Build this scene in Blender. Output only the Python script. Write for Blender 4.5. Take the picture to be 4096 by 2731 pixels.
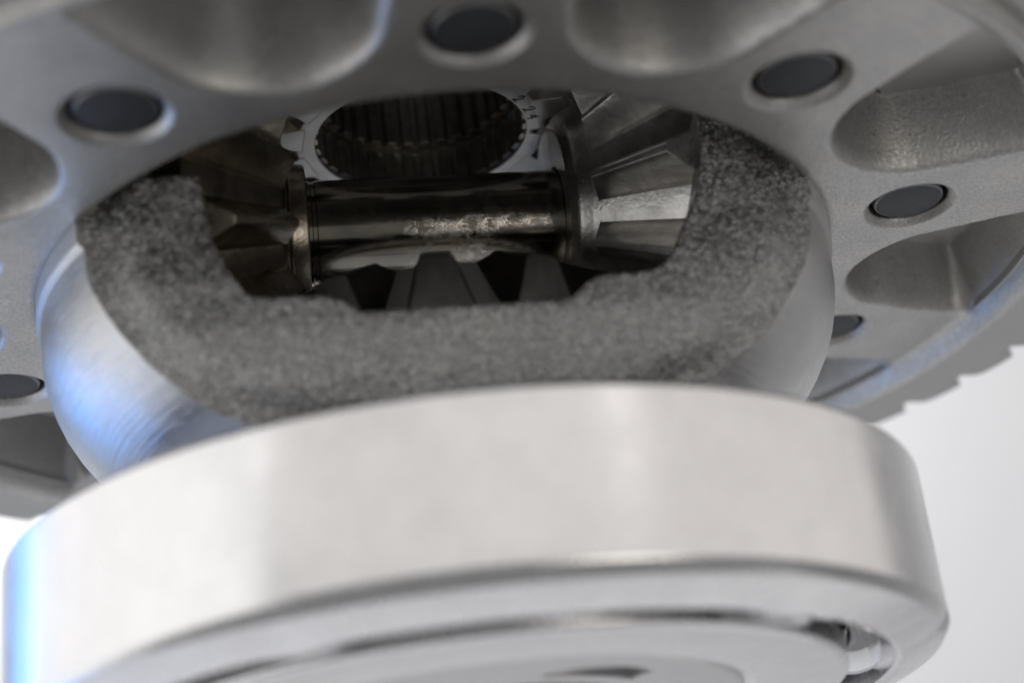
import bpy, bmesh, math, random
from mathutils import Vector, Matrix, noise
import numpy as np

# ------------------------------------------------------------------ scene, camera, light
S = bpy.context.scene
COL = S.collection
S.unit_settings.scale_length = 0.1            # one unit is ten centimetres
for o in list(bpy.data.objects):
    bpy.data.objects.remove(o)
PI = math.pi

cam_d = bpy.data.cameras.new("camera")
cam = bpy.data.objects.new("camera", cam_d)
COL.objects.link(cam)
S.camera = cam
cam_d.sensor_width = 36.0
cam_d.lens = 60.266
cam_d.clip_start = 0.05
cam_d.clip_end = 200.0
CAM = Vector((0.4454, -3.2942, -1.5762))
ROWS = ((0.98279, 0.14174, -0.11868), (0.16477, -0.38021, 0.91010), (0.08388, -0.91400, -0.39702))
cam.matrix_world = Matrix.Translation(CAM) @ Matrix(ROWS).transposed().to_4x4()
cam_d.dof.use_dof = True
cam_d.dof.focus_distance = 3.60
cam_d.dof.aperture_fstop = 0.68
cam_d.dof.aperture_blades = 9

W = bpy.data.worlds.new("World")
S.world = W
W.use_nodes = True
bg = W.node_tree.nodes["Background"]
bg.inputs[0].default_value = (0.97, 0.98, 1.0, 1)
bg.inputs[1].default_value = 0.18

S.view_settings.view_transform = 'Standard'
S.view_settings.look = 'None'
S.view_settings.gamma = 1
S.view_settings.exposure = 0.14
S.render.engine = 'CYCLES'
S.cycles.use_denoising = True
S.cycles.max_bounces = 8
S.cycles.glossy_bounces = 5
S.cycles.sample_clamp_indirect = 6


def area(name, loc, aim, size, power, color=(1, 1, 1), size_y=None):
    d = bpy.data.lights.new(name, 'AREA')
    d.energy = power
    d.color = color
    d.size = size
    if size_y:
        d.shape = 'RECTANGLE'
        d.size_y = size_y
    o = bpy.data.objects.new(name, d)
    COL.objects.link(o)
    o.location = loc
    o.rotation_euler = (Vector(aim) - Vector(loc)).to_track_quat('-Z', 'Y').to_euler()
    return o


LIGHTS = [
    ("softbox_lamp", (-8.1, -2.2, -0.3), (0, 0, -.6), 13.5, 420, (1, .99, .985), 12.0),
    ("front_lamp", (1.0, -8.6, 2.9), (0, 0, -.6), 15.2, 164, (1, .965, .94), 6.5),
    ("side_lamp", (8.4, -1.2, 1.6), (0, 0, -.6), 12.5, 125, (1, .945, .91), 6.8),
    ("glint_fill", (4.6, -5.4, -2.6), (0, -.3, 0), 2.6, 40, (1, .95, .88), 2.0),  # added small light to raise glints on the rough casting
    ("window_lamp", (-6.55, 3.3, -1.8), (0, 0, -.6), 2.1, 150, (.11, .37, 1.0), 12.0),
    ("wall_wash_fill", (-3.0, 4.6, 6.5), (-1.5, 9, 2.5), 6.0, 570, (1, .99, .98), 3.0),  # added out-of-view wash that brightens the background wall
]
for a_ in LIGHTS:
    area(*a_)

# ------------------------------------------------------------------ helpers
A0 = math.radians(13.42)
AB = math.radians(13.42)                      # the window faces a little away from the shaft's own normal
A0 = math.radians(15.0)
E1 = Vector((math.cos(A0), math.sin(A0), 0))
E2 = Vector((-math.sin(A0), math.cos(A0), 0))
ZC = 0.150                                    # height of the cross shaft
BELL = Matrix.Rotation(AB, 4, 'Z')


def tag(o, label=None, cat=None, group=None, kind=None):
    if label: o["label"] = label
    if cat: o["category"] = cat
    if group: o["group"] = group
    if kind: o["kind"] = kind
    return o


def thing(name, label, cat, group=None, mat=None):
    o = bpy.data.objects.new(name, None)
    COL.objects.link(o)
    if mat is not None: o.matrix_world = mat
    o.empty_display_size = .1
    return tag(o, label, cat, group)


def link(name, me, mat=None, parent=None, mw=None):
    o = bpy.data.objects.new(name, me)
    COL.objects.link(o)
    if mat is not None and not me.materials:
        me.materials.append(mat)
    if parent is not None: o.parent = parent
    if mw is not None: o.matrix_local = mw
    return o


def finish(me, ang=32):
    bm = bmesh.new(); bm.from_mesh(me)
    bmesh.ops.remove_doubles(bm, verts=bm.verts, dist=1e-5)
    bmesh.ops.recalc_face_normals(bm, faces=bm.faces)
    lim = math.radians(ang)
    for f in bm.faces: f.smooth = True
    for e in bm.edges:
        e.smooth = not (len(e.link_faces) == 2 and e.calc_face_angle(0) > lim)
    bm.to_mesh(me); bm.free()
    return me


def mesh(name, V, F, ang=32):
    me = bpy.data.meshes.new(name)
    me.from_pydata([tuple(v) for v in V], [], F)
    me.update()
    return finish(me, ang)


def lathe(name, prof, n=128, ang=32, closed=True, rfun=None):
    """prof: (r, z) list turned about z; closed joins last to first."""
    V, F = [], []
    m = len(prof)
    for i in range(n):
        t = 2 * PI * i / n
        for j, (r, z) in enumerate(prof):
            rr = r + (rfun(j, t) if rfun else 0)
            V.append((rr * math.cos(t), rr * math.sin(t), z))
    for i in range(n):
        k = (i + 1) % n
        for j in range(m if closed else m - 1):
            l = (j + 1) % m
            F.append((i * m + j, k * m + j, k * m + l, i * m + l))
    return mesh(name, V, F, ang)


def rounded(prof, rad, seg=4):
    """closed profile with its corners rounded; rad per corner or one number"""
    out = []
    n = len(prof)
    for i in range(n):
        p0, p, p1 = Vector(prof[i - 1]), Vector(prof[i]), Vector(prof[(i + 1) % n])
        r = rad[i] if isinstance(rad, (list, tuple)) else rad
        a, b = p0 - p, p1 - p
        r = min(r, a.length * .45, b.length * .45)
        if r < 1e-5: out.append(tuple(p)); continue
        q0, q1 = p + a.normalized() * r, p + b.normalized() * r
        for k in range(seg + 1):
            t = k / seg
            out.append(tuple(q0 * (1 - t) ** 2 + p * 2 * t * (1 - t) + q1 * t * t))
    return out


def boolean(o, cutter, op='DIFFERENCE'):
    md = o.modifiers.new("b", 'BOOLEAN')
    md.operation = op; md.solver = 'EXACT'; md.object = cutter
    dg = bpy.context.evaluated_depsgraph_get()
    me = bpy.data.meshes.new_from_object(o.evaluated_get(dg))
    o.modifiers.clear()
    o.data = me
    bpy.data.objects.remove(cutter)


# ------------------------------------------------------------------ materials
class NT:
    def __init__(s, name):
        s.m = bpy.data.materials.new(name); s.m.use_nodes = True
        s.t = s.m.node_tree; s.b = s.t.nodes["Principled BSDF"]
    def n(s, typ, **kw):
        d = s.t.nodes.new(typ)
        for k, v in kw.items():
            if k in d.inputs: d.inputs[k].default_value = v
            else: setattr(d, k, v)
        return d
    def l(s, a, b): s.t.links.new(a, b)
    def coord(s, scale=(1, 1, 1), kind='Object'):
        c = s.n("ShaderNodeTexCoord"); mp = s.n("ShaderNodeMapping")
        mp.inputs["Scale"].default_value = scale
        s.l(c.outputs[kind], mp.inputs["Vector"]); return mp.outputs[0]
    def noise(s, vec, scale, detail=4, rough=.6, dist=0):
        d = s.n("ShaderNodeTexNoise"); d.inputs["Scale"].default_value = scale
        d.inputs["Detail"].default_value = detail; d.inputs["Roughness"].default_value = rough
        d.inputs["Distortion"].default_value = dist
        s.l(vec, d.inputs["Vector"]); return d.outputs["Fac"]
    def ramp(s, fac, stops):
        r = s.n("ShaderNodeValToRGB"); e = r.color_ramp.elements
        while len(e) < len(stops): e.new(.5)
        for el, (p, c) in zip(e, stops):
            el.position = p
            el.color = (c, c, c, 1) if isinstance(c, (int, float)) else (*c, 1)
        s.l(fac, r.inputs[0]); return r.outputs[0]
    def mix(s, fac, a, b):
        d = s.n("ShaderNodeMix", data_type='RGBA')
        for sock, v in ((d.inputs[0], fac), (d.inputs[6], a), (d.inputs[7], b)):
            if isinstance(v, (int, float)): sock.default_value = v
            elif isinstance(v, tuple): sock.default_value = (*v, 1)
            else: s.l(v, sock)
        return d.outputs[2]
    def bump(s, h, strength, dist, normal=None):
        d = s.n("ShaderNodeBump"); d.inputs["Strength"].default_value = strength
        d.inputs["Distance"].default_value = dist
        s.l(h, d.inputs["Height"])
        if normal is not None: s.l(normal, d.inputs["Normal"])
        return d.outputs[0]
    def bevel(s, r):
        d = s.n("ShaderNodeBevel"); d.samples = 6; d.inputs["Radius"].default_value = r
        return d.outputs[0]
    def set(s, **kw):
        for k, v in kw.items():
            k = k.replace("_", " ")
            if isinstance(v, (int, float)): s.b.inputs[k].default_value = v
            elif isinstance(v, tuple): s.b.inputs[k].default_value = (*v, 1)
            else: s.l(v, s.b.inputs[k])
        return s.m


def m_cast(name, lo, hi, grain, bstr, bdist, rough, metal, bev=.012, spark=0.0):
    t = NT(name); c = t.coord()
    big = t.noise(c, 7, 4, .6)
    fine = t.noise(c, grain, 3, .65)
    base = t.mix(t.ramp(fine, [(.32, 0), (.7, 1)]), lo, hi)
    tint = t.ramp(big, [(.3, (.86, .86, .86)), (.7, (1.05, 1.035, 1.01))])
    mul = t.n("ShaderNodeMix", data_type='RGBA', blend_type='MULTIPLY'); mul.inputs[0].default_value = 1
    t.l(base, mul.inputs[6]); t.l(tint, mul.inputs[7])
    nb = t.bevel(bev)
    b1 = t.bump(fine, bstr, bdist, nb)
    if spark:
        vo = t.n("ShaderNodeTexVoronoi"); vo.inputs["Scale"].default_value = spark
        t.l(c, vo.inputs["Vector"])
        sub = t.n("ShaderNodeVectorMath", operation='SUBTRACT'); sub.inputs[1].default_value = (.5, .5, .5)
        t.l(vo.outputs["Color"], sub.inputs[0])
        sc = t.n("ShaderNodeVectorMath", operation='SCALE'); sc.inputs["Scale"].default_value = .46
        t.l(sub.outputs[0], sc.inputs[0])
        ad = t.n("ShaderNodeVectorMath", operation='ADD'); t.l(b1, ad.inputs[0]); t.l(sc.outputs[0], ad.inputs[1])
        no = t.n("ShaderNodeVectorMath", operation='NORMALIZE'); t.l(ad.outputs[0], no.inputs[0])
        b1 = no.outputs[0]
    rg = t.ramp(t.noise(c, grain * .7, 2), [(.3, max(0, rough - .15)), (.7, min(1, rough + .12))])
    return t.set(Base_Color=mul.outputs[2], Roughness=rg, Metallic=metal, Normal=b1)


M = {}
M['cast'] = m_cast("cast_iron", (.46, .454, .446), (.66, .652, .64), 150, .28, .006, .42, .9)
M['rough'] = m_cast("rough_cast_iron", (.31, .312, .312), (.70, .70, .695), 140, .7, .010, .22, .92, .015, 125)


def m_steel(name, col, rough, lines=None, lstr=.1, metal=1.0, spots=None, dark=None, bev=.004):
    t = NT(name); c = t.coord()
    nb = t.bevel(bev)
    normal = nb
    if lines:
        cc = t.coord(lines)
        f = t.noise(cc, 1.0, 3, .7)
        normal = t.bump(f, lstr, .002, nb)
    sm = t.noise(c, 9, 5, .65)
    rr = t.ramp(sm, [(.3, max(.03, rough - .06)), (.7, rough + .08)])
    base = col
    if dark:
        d = t.ramp(t.noise(c, 14, 6, .7, .4), [(.35, 0), (.65, 1)])
        base = t.mix(d, dark, col)
    return t.set(Base_Color=base, Roughness=rr, Metallic=metal, Normal=normal)


M['turned'] = m_steel("turned_steel", (.66, .65, .64), .33, (3, 3, 300), .9)
M['race'] = m_steel("polished_race", (.885, .872, .866), .25, (2, 2, 90), .10, dark=(.83, .818, .814), bev=.003)
M['race_face'] = M['race']
M['ball'] = m_steel("chrome_ball", (.85, .85, .86), .06)
M['gap_blocker'] = NT("black_gap_blocker").set(Base_Color=(.02, .02, .021), Roughness=.5)
M['cage'] = m_steel("cage_steel", (.30, .29, .28), .4)
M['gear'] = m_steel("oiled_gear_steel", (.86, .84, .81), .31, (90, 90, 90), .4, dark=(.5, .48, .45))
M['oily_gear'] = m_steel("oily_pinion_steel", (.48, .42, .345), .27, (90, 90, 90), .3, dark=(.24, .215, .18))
M['shaded_gear'] = m_steel("shaded_oiled_gear_steel", (.15, .143, .132), .36, (90, 90, 90), .2, dark=(.09, .086, .08))  # oiled steel darkened further, cavity shade put into the colour
M['ground'] = m_steel("ground_steel", (.82, .81, .795), .42, (12, 150, 12), .22)
M['bolt'] = m_steel("black_oxide_steel", (.075, .079, .088), .5, None, metal=.5, dark=(.05, .053, .058))
M['bolt_edge'] = m_steel("bolt_edge_highlight", (.34, .33, .32), .35)  # paler chamfer colour paints in the rim highlight
M['ring'] = m_steel("ring_gear_steel", (.50, .495, .48), .45)
M['mark'] = NT("engraving_dark").set(Base_Color=(.06, .058, .055), Roughness=.6, Metallic=.3)
M['bore'] = m_steel("dark_bore_steel", (.78, .74, .68), .36, dark=(.5, .47, .43))


def m_shaft():
    t = NT("oil_stained_shaft"); c = t.coord()
    g = t.coord((3, 120, 120))
    lines = t.noise(g, 1, 3, .6)
    blot = t.noise(t.coord((1, 1.3, 1.3)), 34, 6, .7, .2)
    zone = t.ramp(t.noise(t.coord((.8, 1.5, 1.5)), 5.5, 3, .5), [(.50, 0), (.64, 1)])
    spk = t.noise(c, 95, 3, .6)
    wz = t.n("ShaderNodeMath", operation='MULTIPLY')
    t.l(t.ramp(blot, [(.46, 0), (.60, 1)]), wz.inputs[0]); t.l(zone, wz.inputs[1])
    worn = wz.outputs[0]
    brown = t.ramp(t.noise(c, 6, 3), [(.4, 0), (.6, 1)])
    dark = t.mix(brown, (.21, .20, .18), (.31, .275, .225))
    col = t.mix(worn, dark, (.56, .53, .49))
    pit = t.ramp(spk, [(.36, 0), (.46, 1)])
    pitted = t.n("ShaderNodeMath", operation='MULTIPLY')
    t.l(worn, pitted.inputs[0]); t.l(pit, pitted.inputs[1])
    rg = t.mix(pitted.outputs[0], (.15, .15, .15), (.22, .22, .22))
    h = t.n("ShaderNodeMath", operation='MULTIPLY'); t.l(worn, h.inputs[0]); t.l(spk, h.inputs[1])
    nb = t.bump(lines, .06, .002, t.bump(h.outputs[0], .16, .003))
    return t.set(Base_Color=col, Roughness=rg, Metallic=1.0, Normal=nb)


M['shaft'] = m_shaft()
t_ = NT("white_wall"); w_ = t_.noise(t_.coord(), .35, 3)
M['wall'] = t_.set(Base_Color=t_.ramp(w_, [(.3, (.80, .80, .81)), (.7, (.84, .84, .835))]), Roughness=.7)

# ------------------------------------------------------------------ background wall
wm = mesh("wall", [(-40, 9, -25), (40, 9, -25), (40, 9, 35), (-40, 9, 35),
                   (-40, 9.3, -25), (40, 9.3, -25), (40, 9.3, 35), (-40, 9.3, 35)],
          [(0, 1, 2, 3), (7, 6, 5, 4), (0, 4, 5, 1), (1, 5, 6, 2), (2, 6, 7, 3), (3, 7, 4, 0)])
tag(link("wall", wm, M['wall']), kind="structure")

bx0, bx1, by0, by1 = -4.0, 4.0, -.5, 4.6  # added unseen white slab, sized for the light it bounces up
bm_ = mesh("bounce_slab", [(x, y, z) for z in (-3.4, -3.6) for x, y in ((bx0, by0), (bx1, by0), (bx1, by1), (bx0, by1))],
           [(0, 1, 2, 3), (7, 6, 5, 4), (0, 4, 5, 1), (1, 5, 6, 2), (2, 6, 7, 3), (3, 7, 4, 0)])
tag(link("bounce_slab", bm_, M['wall']), kind="structure")

# ------------------------------------------------------------------ carrier: flange
carrier = thing("differential_carrier", "grey cast differential carrier with bolted pocketed flange and an open window in its bell",
                "differential case")
BAZ = [math.radians(-4.3 + 36 * k) for k in range(10)]
ZF = -0.028                                   # flange face
R0, R1 = 0.826, 1.355


def sstep(a, b, x):
    t = min(1, max(0, (x - a) / (b - a))); return t * t * (3 - 2 * t)


def pocket_depth(r, th):
    d = min((((th - b - PI / 10) + PI) % (2 * PI) - PI for b in BAZ), key=abs)
    x, y = r * math.cos(d), r * math.sin(d)
    # rounded trapezoid, inner end round
    hw = 0.150 + (x - 0.98) * 0.40 - 0.012 * sstep(1.1, 1.3, x)
    dx0, dx1 = x - 0.915, 1.305 - r
    dy = (hw - abs(y)) * 0.93
    a, b = dx0, dy
    R = 0.11
    if a < R and b < R: e = R - math.hypot(R - a, R - b)
    else: e = min(a, b)
    R = 0.05
    if dx1 < R and e < R: e = R - math.hypot(R - dx1, R - e)
    else: e = min(e, dx1)
    return 0.180 * sstep(-0.012, 0.062, e)


def flange_mesh():
    nr, nt = 84, 960
    V, F = [], []
    rs = [R0 + (R1 - R0) * i / (nr - 1) for i in range(nr)]
    for i in range(nt):
        th = 2 * PI * i / nt
        c, s = math.cos(th), math.sin(th)
        for r in rs:
            z = ZF - 0.052 * sstep(1.284, 1.350, r) + pocket_depth(r, th)
            if r < R0 + .012: z += (R0 + .012 - r) * .6
            if r > R1 - .026: z += ((r - R1 + .026) / .026) ** 2 * .022
            z += 0.0022 * noise.noise(Vector((r * c * 9, r * s * 9, 3)))
            V.append((r * c, r * s, z))
        V.append((R1 * c, R1 * s, .198))
        V.append((R0 * c, R0 * s, .198))
    m = nr + 2
    for i in range(nt):
        k = (i + 1) % nt
        for j in range(m):
            l = (j + 1) % m
            F.append((i * m + j, k * m + j, k * m + l, i * m + l))
    me = bpy.data.meshes.new("flange"); me.from_pydata(V, [], F); me.update()
    return finish(me, 40)


fl = link("flange", flange_mesh(), M['cast'], carrier)
# bolt holes: chamfered cutters
V, F = [], []
HR = 0.0815
for b in BAZ:
    cx, cy = math.cos(b), math.sin(b)
    prof = [(HR + .034, -.2), (HR + .034, ZF - .020), (HR, ZF + .014), (HR, .2)]
    base = len(V); n = 40
    for i in range(n):
        t = 2 * PI * i / n
        for r, z in prof: V.append((cx + r * math.cos(t), cy + r * math.sin(t), z))
    for i in range(n):
        k = (i + 1) % n
        for j in range(3): F.append((base + i * 4 + j, base + k * 4 + j, base + k * 4 + j + 1, base + i * 4 + j + 1))
    F.append([base + i * 4 for i in range(n)][::-1]); F.append([base + i * 4 + 3 for i in range(n)])
me = bpy.data.meshes.new("cut"); me.from_pydata(V, [], F); me.update(); finish(me)
boolean(fl, link("cut", me))
finish(fl.data, 40)
if not fl.data.materials: fl.data.materials.append(M['cast'])

# bolts
bolt_me = lathe("bolt", rounded([(0.0, -.017), (.0672, -.017), (.0715, -.012), (.0715, .19), (0.0, .19)], [0, .0015, .0015, 0, 0], 2), 40)
bolt_me.materials.append(M['bolt']); bolt_me.materials.append(M['bolt_edge'])
for p in bolt_me.polygons:
    if -.93 < p.normal.z < -.25: p.material_index = 1
for b in BAZ:
    o = link("bolt", bolt_me, M['bolt'], carrier, Matrix.Translation((math.cos(b), math.sin(b), 0)))

# upper half of the case, closed above
up = lathe("case_dome", rounded([(R0 + .002, .197), (.97, .197), (.97, .45), (.78, .72), (0.0, .78), (0.0, .70), (.70, .66), (R0 + .002, .42)],
                                [0, 0, .05, .08, 0, 0, .08, .05]), 96)
link("case_dome", up, M['cast'], carrier)

# ------------------------------------------------------------------ carrier: bell with its window
prof = [(0.0, .12), (.30, .12), (.835, .12), (.832, -.07), (.8225, -.085), (.8225, -.12)]
for k in range(1, 15):
    a = PI / 2 * k / 14
    prof.append((.4725 + .35 * math.cos(a), -.12 - .33 * math.sin(a)))
prof += [(.47, -.60), (0.0, -.60)]
bell = link("bell_housing", lathe("bell_housing", prof, 160), M['turned'], carrier, BELL)


# rough sawn-off casting face: a wavy sheet cutter
def yface(x, z):
    pts = [(-.60, -.30), (-.48, -.385), (-.43, -.432), (-.38, -.468), (-.30, -.492), (-.2, -.487), (-.1, -.468), (0, -.462), (.3, -.46)]
    for (z0, y0), (z1, y1) in zip(pts, pts[1:]):
        if z <= z1 or z1 == .3:
            t = max(0, min(1, (z - z0) / (z1 - z0))); y = y0 + (y1 - y0) * t; break
    rpz = .8225 if z > -.12 else .4725 + .35 * math.sqrt(max(0, 1 - ((z + .12) / .33) ** 2))
    e = rpz - math.hypot(x, .485)
    y += .012 - .032 * sstep(0, .075, e)
    y += .006 * noise.noise(Vector((x * 9, z * 9, 1))) + .0016 * noise.noise(Vector((x * 26, z * 26, 5)))
    return y


def sheet_cut():
    nx, nz = 150, 80
    V, F = [], []
    for i in range(nx):
        x = -1.0 + 2.0 * i / (nx - 1)
        for j in range(nz):
            z = -.58 + .78 * j / (nz - 1)
            V.append((x, yface(x, z), z))
    q = len(V)
    for v in list(V): V.append((v[0], -1.4, v[2]))
    g = lambda i, j: i * nz + j
    for i in range(nx - 1):
        for j in range(nz - 1):
            F.append((g(i, j), g(i + 1, j), g(i + 1, j + 1), g(i, j + 1)))
            F.append((q + g(i, j), q + g(i, j + 1), q + g(i + 1, j + 1), q + g(i + 1, j)))
    for i in range(nx - 1):
        for j in (0, nz - 1): F.append((g(i, j), g(i + 1, j), q + g(i + 1, j), q + g(i, j)))
    for j in range(nz - 1):
        for i in (0, nx - 1): F.append((g(i, j), g(i, j + 1), q + g(i, j + 1), q + g(i, j)))
    me = bpy.data.meshes.new("c"); me.from_pydata(V, [], F); me.update()
    return finish(me)


# cavity
cav = []
for k in range(0, 21):
    a = -PI / 2 + PI * k / 20
    cav.append((0.0 if k in (0, 20) else .640 * math.cos(a), ZC - .02 + .50 * math.sin(a)))
boolean(bell, link("c", lathe("c", cav, 96, closed=True), None, None, BELL))
# axle bore
boolean(bell, link("c", lathe("c", [(0.0, -.8), (.285, -.8), (.285, -.2), (0.0, -.2)], 64), None, None, BELL))
# window prism
win = [(-.468, .4), (-.468, .035), (-.455, -.085), (-.425, -.17), (-.402, -.213), (-.388, -.229), (-.365, -.2345), (-.30, -.233),
       (-.25, -.238), (-.222, -.252), (-.195, -.2725), (-.16, -.2745), (0, -.2755), (.16, -.2775), (.195, -.2715), (.222, -.247),
       (.25, -.232), (.30, -.2305), (.345, -.231), (.370, -.218), (.392, -.195), (.43, -.12), (.466, -.058), (.490, .03), (.497, .4)]
random.seed(4)
V, F = [], []
n = len(win)
for y in (-1.2, 1.2):
    for x, z in win: V.append((x, y, z))
for i in range(n):
    k = (i + 1) % n; F.append((i, k, n + k, n + i))
F.append(list(range(n))[::-1]); F.append([n + i for i in range(n)])
me = bpy.data.meshes.new("c"); me.from_pydata(V, [], F); me.update(); finish(me)
boolean(bell, link("c", me, None, None, BELL))
# the scoop above the flange line on the left shoulder
V = [(-.9, -1, .03), (-.9, -.30, .03), (-.40, -.30, .045), (-.40, -1, .045), (-.9, -1, .3), (-.9, -.30, .3), (-.40, -.30, .3), (-.40, -1, .3)]
F = [(0, 1, 2, 3), (7, 6, 5, 4), (0, 4, 5, 1), (1, 5, 6, 2), (2, 6, 7, 3), (3, 7, 4, 0)]
me = bpy.data.meshes.new("c"); me.from_pydata(V, [], F); me.update(); finish(me)
boolean(bell, link("c", me, None, None, BELL))
boolean(bell, link("c", sheet_cut(), None, None, BELL))
finish(bell.data, 30)
bell.data.materials.clear()
for m_ in ('turned', 'rough', 'cast'): bell.data.materials.append(M[m_])
for p in bell.data.polygons:
    c = p.center; r = math.hypot(c.x, c.y); nrm = p.normal
    h_ = .004
    sn = Vector(((yface(c.x + h_, c.z) - yface(c.x - h_, c.z)) / (2 * h_), -1, (yface(c.x, c.z + h_) - yface(c.x, c.z - h_)) / (2 * h_))).normalized()
    if abs(c.y - yface(c.x, c.z)) < .006 and nrm.dot(sn) > .88: p.material_index = 1
    elif r > .46 and (nrm.x * c.x + nrm.y * c.y) > -.02 and c.z < .1 and r > .40 and not (abs(nrm.y) < .05 and abs(c.x) < .5 and c.z > -.29 and c.y < -.2):
        p.material_index = 0
    else: p.material_index = 1

# ------------------------------------------------------------------ ring gear
NTR = 52
ring_root = thing("ring_gear", "large toothed steel ring gear bolted behind the carrier flange", "gear")
RZ = -0.030
blank = lathe("gear_blank", [(1.30, RZ), (1.545, RZ), (1.586, RZ + .045), (1.48, .30), (1.15, .42), (1.0, .42), (1.0, .125), (1.30, .125)], 208)
link("gear_blank", blank, M['ring'], ring_root)


def ring_tooth():
    # a tooth on the outer rim: outline sampled in angle, bitten at one side
    p = 2 * PI / NTR
    out = [(-.46, 1.520), (-.455, 1.588), (-.42, 1.598), (-.2, 1.600), (.10, 1.599), (.19, 1.594), (.25, 1.580), (.285, 1.560), (.30, 1.52)]
    V, F = [], []
    m = len(out)
    for z, dr, tw in ((RZ + .0015, 0, 0), (RZ + .10, .012, .10), (.25, -.03, .45)):
        for a, r in out:
            t = (a + tw) * p
            V.append(((r + dr) * math.cos(t), (r + dr) * math.sin(t), z))
        for a, r in reversed(out):
            t = (a + tw) * p
            V.append((1.47 * math.cos(t), 1.47 * math.sin(t), z))
    q = 2 * m
    for s in range(2):
        for i in range(q):
            k = (i + 1) % q; F.append((s * q + i, s * q + k, s * q + q + k, s * q + q + i))
    F.append(list(range(q))[::-1]); F.append([2 * q + i for i in range(q)])
    return mesh("tooth", V, F)


rt = ring_tooth()
for k in range(NTR):
    link("tooth", rt, M['ring'], ring_root, Matrix.Rotation(2 * PI * k / NTR + math.radians(2.2), 4, 'Z'))

# ------------------------------------------------------------------ bevel gears
def tooth_mesh(name, x0, r0, x1, r1, tip0, tip1, b0, b1, t0, t1):
    """one bevel tooth of a gear turning about x, centred at angle 0 (towards +y); root line (x0,r0)-(x1,r1), tip line tip0-tip1 as (x, r)"""
    V, F = [], []
    ns = 6
    for i in range(ns):
        s = i / (ns - 1)
        root = Vector((x0 + (x1 - x0) * s, r0 + (r1 - r0) * s))
        tip = Vector(tip0) + (Vector(tip1) - Vector(tip0)) * s
        b = (b0 + (b1 - b0) * s) / 2; t = (t0 + (t1 - t0) * s) / 2
        sec = [(-.25, -b * 1.05), (0, -b), (.14, -b * .82 - t * .18), (.55, -(b * .42 + t * .58)), (.95, -t * 1.2), (1, -t * .75)]
        sec += [(h, -y) for h, y in reversed(sec)]
        for h, y in sec:
            q = root + (tip - root) * h
            V.append((q.x, q.y, y))
    m = 12
    for i in range(ns - 1):
        for j in range(m):
            k = (j + 1) % m; F.append((i * m + j, i * m + k, (i + 1) * m + k, (i + 1) * m + j))
    F.append(list(range(m))[::-1]); F.append([(ns - 1) * m + j for j in range(m)])
    return mesh(name, V, F, 28)


def lathe_x(name, prof, n=112, ang=32):
    me = lathe(name, prof, n, ang)
    me.transform(Matrix(((0, 0, 1, 0), (1, 0, 0, 0), (0, 1, 0, 0), (0, 0, 0, 1))))
    return me


# planet pinions on the cross shaft
NP = 14
pin_blank = lathe_x("gear_blank", rounded([(.119, .277), (.209, .268), (.236, .284), (.250, .312), (.425, .515), (.405, .535), (.30, .585), (.13, .585), (.119, .58)],
                                          [.004, .004, .008, .006, .006, .01, .02, .01, 0], 3))
pin_blank_hub = lathe_x("gear_blank", rounded([(.119, .271), (.150, .269), (.158, .311), (.236, .317), (.256, .326), (.425, .515), (.405, .535), (.30, .585), (.13, .585), (.119, .58)],
                                              [.004, .006, .008, .008, .006, .006, .01, .02, .01, 0], 3))
pin_tooth = tooth_mesh("tooth", .320, .2565, .512, .423, (.296, .312), (.420, .462), .070, .118, .012, .020)
GAP = Vector((0, 0, ZC))


def frame(x, y):
    z = x.cross(y)
    return Matrix(((x.x, y.x, z.x, 0), (x.y, y.y, z.y, 0), (x.z, y.z, z.z, 0), (0, 0, 0, 1)))


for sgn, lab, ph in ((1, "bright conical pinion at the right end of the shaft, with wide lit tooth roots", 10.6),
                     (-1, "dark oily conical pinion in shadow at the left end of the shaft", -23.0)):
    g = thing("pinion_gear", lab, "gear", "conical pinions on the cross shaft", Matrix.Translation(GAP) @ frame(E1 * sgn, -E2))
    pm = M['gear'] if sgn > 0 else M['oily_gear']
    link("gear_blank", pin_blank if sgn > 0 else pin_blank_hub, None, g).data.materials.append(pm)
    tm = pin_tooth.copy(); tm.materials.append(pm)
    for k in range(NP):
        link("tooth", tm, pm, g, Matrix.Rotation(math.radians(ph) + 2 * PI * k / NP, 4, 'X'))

# side gears (axis = the differential's own axis)
NS = 14
PHL = 19.8
sg_tooth = tooth_mesh("tooth", .2236, .276, .435, .452, (.2236, .334), (.295, .461), .088, .150, .050, .056)

sg_up = sg_tooth.copy()
sg_up.materials.append(M['gear']); sg_up.materials.append(M['ground'])
for p in sg_up.polygons:
    if p.normal.x < -.9: p.material_index = 1


def side_blank():
    return lathe_x("gear_blank", rounded([(.236, .224), (.278, .224), (.452, .437), (.45, .50), (.40, .53), (.262, .53), (.262, .241), (.236, .238)],
                                         [.003, .003, .005, .01, .02, 0, 0, 0], 3), 128)


def spline_mesh(n, ro, ri, z0, z1):
    V, F = [], []
    for k in range(n):
        for a, r in ((.0, ro), (.28, ro), (.38, ri), (.90, ri)):
            t = 2 * PI * (k + a) / n
            for z in (z0, z1): V.append((z, r * math.cos(t), r * math.sin(t)))
            V.append((z1, .27 * math.cos(t), .27 * math.sin(t))); V.append((z0, .27 * math.cos(t), .27 * math.sin(t)))
    m = n * 4
    for i in range(m):
        k = (i + 1) % m
        for j in range(4):
            l = (j + 1) % 4; F.append((i * 4 + j, k * 4 + j, k * 4 + l, i * 4 + l))
    return mesh("spline", V, F, 20)


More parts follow.
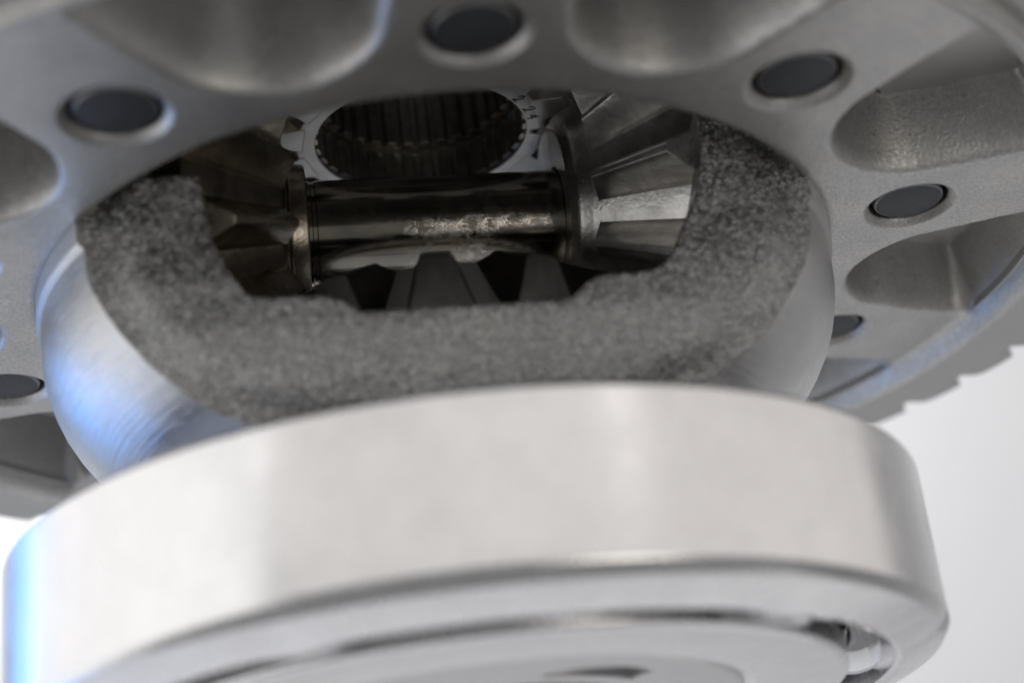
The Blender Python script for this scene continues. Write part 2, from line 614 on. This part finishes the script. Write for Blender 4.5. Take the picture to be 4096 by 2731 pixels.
sb = side_blank()
sp1 = spline_mesh(34, .244, .230, .238, .327)
sp2 = spline_mesh(34, .233, .212, .340, .53)
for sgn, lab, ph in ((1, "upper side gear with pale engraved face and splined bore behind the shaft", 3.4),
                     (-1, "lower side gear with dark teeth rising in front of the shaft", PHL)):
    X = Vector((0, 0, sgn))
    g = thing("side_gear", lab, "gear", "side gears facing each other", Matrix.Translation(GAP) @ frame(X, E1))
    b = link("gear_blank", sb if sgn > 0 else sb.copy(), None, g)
    b.data.materials.append(M['ground'] if sgn > 0 else M['shaded_gear'])
    link("spline", sp1, M['bore'], g)
    link("spline", sp2, M['bore'], g)
    for k in range(NS):
        link("tooth", sg_up if sgn > 0 else sg_tooth, M['shaded_gear'], g, Matrix.Rotation(math.radians(ph) + 2 * PI * k / NS, 4, 'X'))
    if sgn > 0: UG = g

# hand-engraved marks on the upper side gear
STROKES = {
    '/': [[(-.3, .1), (.35, .9)]],
    '2': [[(-.4, .55), (-.25, .9), (.1, 1), (.38, .75), (.25, .4), (-.15, .1), (-.45, -.05), (.5, 0)]],
    '4': [[(.1, 1), (-.5, .3), (.5, .3)], [(.2, .75), (.2, -.1)]],
    'W': [[(-.6, 1), (-.35, 0), (0, .85), (.3, 0), (.6, 1)]],
}


def engrave(ch, az, r, size):
    V, F = [], []
    for st in STROKES[ch]:
        for (u0, v0), (u1, v1) in zip(st, st[1:]):
            d = Vector((u1 - u0, v1 - v0)); L = d.length; d /= L; n = Vector((-d.y, d.x)) * .04
            base = len(V)
            for q in (Vector((u0, v0)) - d * .04 + n, Vector((u0, v0)) - d * .04 - n, Vector((u1, v1)) + d * .04 - n, Vector((u1, v1)) + d * .04 + n):
                # tangential u follows the circle, v is radial outward
                rr = r + (q.y - .5) * size; t = az + q.x * size * .62 / r
                V.append((rr * math.cos(t), rr * math.sin(t), .3738 - .0012))
            for i in range(4): V.append((V[base + i][0], V[base + i][1], .3745))
            F += [tuple(base + i for i in (0, 1, 2, 3)), tuple(base + i for i in (7, 6, 5, 4))]
            for i in range(4):
                k = (i + 1) % 4; F.append((base + i, base + 4 + i, base + 4 + k, base + k))
    me = bpy.data.meshes.new("engraving"); me.from_pydata(V, [], F); me.update()
    o = link("engraving", me, M['mark'])
    o.parent = UG
    o.matrix_parent_inverse = UG.matrix_world.inverted()
    return o


for ch, az in (('2', -23), ('2', -11), ('4', -3), ('W', 11.5)):
    engrave(ch, math.radians(az), .257, .025)

# ------------------------------------------------------------------ cross shaft
sh = thing("pinion_shaft", "oil-stained steel cross shaft running between the two pinions", "shaft", None, Matrix.Translation(GAP) @ frame(E1, -E2))
body = lathe_x("shaft", [(0.0, -.62), (.106, -.62), (.115, -.61), (.115, -.262), (.112, -.260), (.112, -.252), (.115, -.250), (.115, .61), (.106, .62), (0.0, .62)], 96)
link("shaft_body", body, M['shaft'], sh)

# ------------------------------------------------------------------ bearing
br = thing("ball_bearing", "polished steel ball bearing pressed on the carrier's hub, nearest the lens", "bearing", None)
ZB0, ZB1 = -.588, -.932


def lug(j, t):
    return 0


outer_prof = rounded([(.886, ZB0), (.897, ZB0 - .010), (.897, ZB1 + .052), (.881, ZB1 + .030), (.795, ZB1), (.785, ZB1 + .008), (.785, -.845),
                      (.826, -.80), (.836, -.76), (.826, -.72), (.785, -.675), (.785, ZB0)],
                     [.004, .005, .007, .006, .006, .004, .006, .01, .02, .01, .006, 0], 4)
lugs = [(math.radians(-44), .05), (math.radians(-103), .06)]


def lugfun(j, t):
    r, z = outer_prof[j]
    if -.885 < z and r > .87 and z < -.8 or (z < -.87 and r > .87):
        return -.016 * math.exp(-(((t + math.radians(8) + PI) % (2 * PI) - PI) / .03) ** 2)
    if z < -.89 and r < .82:
        return -sum(.022 * math.exp(-(((t - a + PI) % (2 * PI) - PI) / w) ** 2) for a, w in lugs)
    return 0


link("outer_race", lathe("outer_race", outer_prof, 256, 40, rfun=lugfun), M['race'], br)
inner_prof = rounded([(.475, ZB0), (.70, ZB0), (.70, -.675), (.665, -.72), (.655, -.76), (.665, -.80), (.700, -.845), (.700, ZB1 + .008), (.690, ZB1),
                      (.520, ZB1), (.508, ZB1 + .012), (.475, ZB1 + .02)],
                     [0, .005, .005, .01, .02, .01, .005, .004, .005, .006, .004, 0], 4)
link("inner_race", lathe("inner_race", inner_prof, 192, 40), M['race'], br)
cage = lathe("cage", rounded([(.712, -.872), (.722, -.872), (.728, -.83), (.722, -.70), (.714, -.70), (.72, -.83)], .002), 160)
link("cage", cage, M['cage'], br)
link("gap_blocker", lathe("gap_blocker", rounded([(.702, -.612), (.783, -.612), (.783, -.626), (.702, -.626)], .002), 128), M['gap_blocker'], br)  # added black ring, stops light leaking through the bearing gap
bm = bmesh.new()
bmesh.ops.create_uvsphere(bm, u_segments=32, v_segments=20, radius=.096)
for f in bm.faces: f.smooth = True
bme = bpy.data.meshes.new("ball"); bm.to_mesh(bme); bm.free()
for k in range(9):
    t = math.radians(13 + 40 * k)
    link("ball", bme, M['ball'], br, Matrix.Translation((.744 * math.cos(t), .744 * math.sin(t), -.808)))

# hub end inside the bearing, with a bore and an oil slot
hub = link("hub", lathe("hub", rounded([(.30, -.55), (.475, -.55), (.505, -.60), (.505, -.915), (.492, -.928), (.318, -.928), (.30, -.91)],
                                        [0, 0, 0, .006, .006, .006, .006], 3), 128), M['turned'], carrier)
V, F = [], []
ss = 12
out = []
for k in range(ss + 1):
    a = math.radians(-66 + 32 * k / ss); out.append((.36 - .0 + .075 * math.sin(PI * min(1, k / ss * .62 + .12)), a))
inn = [(.362, math.radians(-66 + 32 * k / ss)) for k in range(ss + 1)]
poly = [(r * math.cos(a), r * math.sin(a)) for r, a in out] + [(r * math.cos(a), r * math.sin(a)) for r, a in reversed(inn)]
n = len(poly)
for z in (-1.0, -.86):
    for x, y in poly: V.append((x, y, z))
for i in range(n):
    k = (i + 1) % n; F.append((i, k, n + k, n + i))
F.append(list(range(n))[::-1]); F.append([n + i for i in range(n)])
me = bpy.data.meshes.new("c"); me.from_pydata(V, [], F); me.update(); finish(me)
boolean(hub, link("c", me))
finish(hub.data, 35)
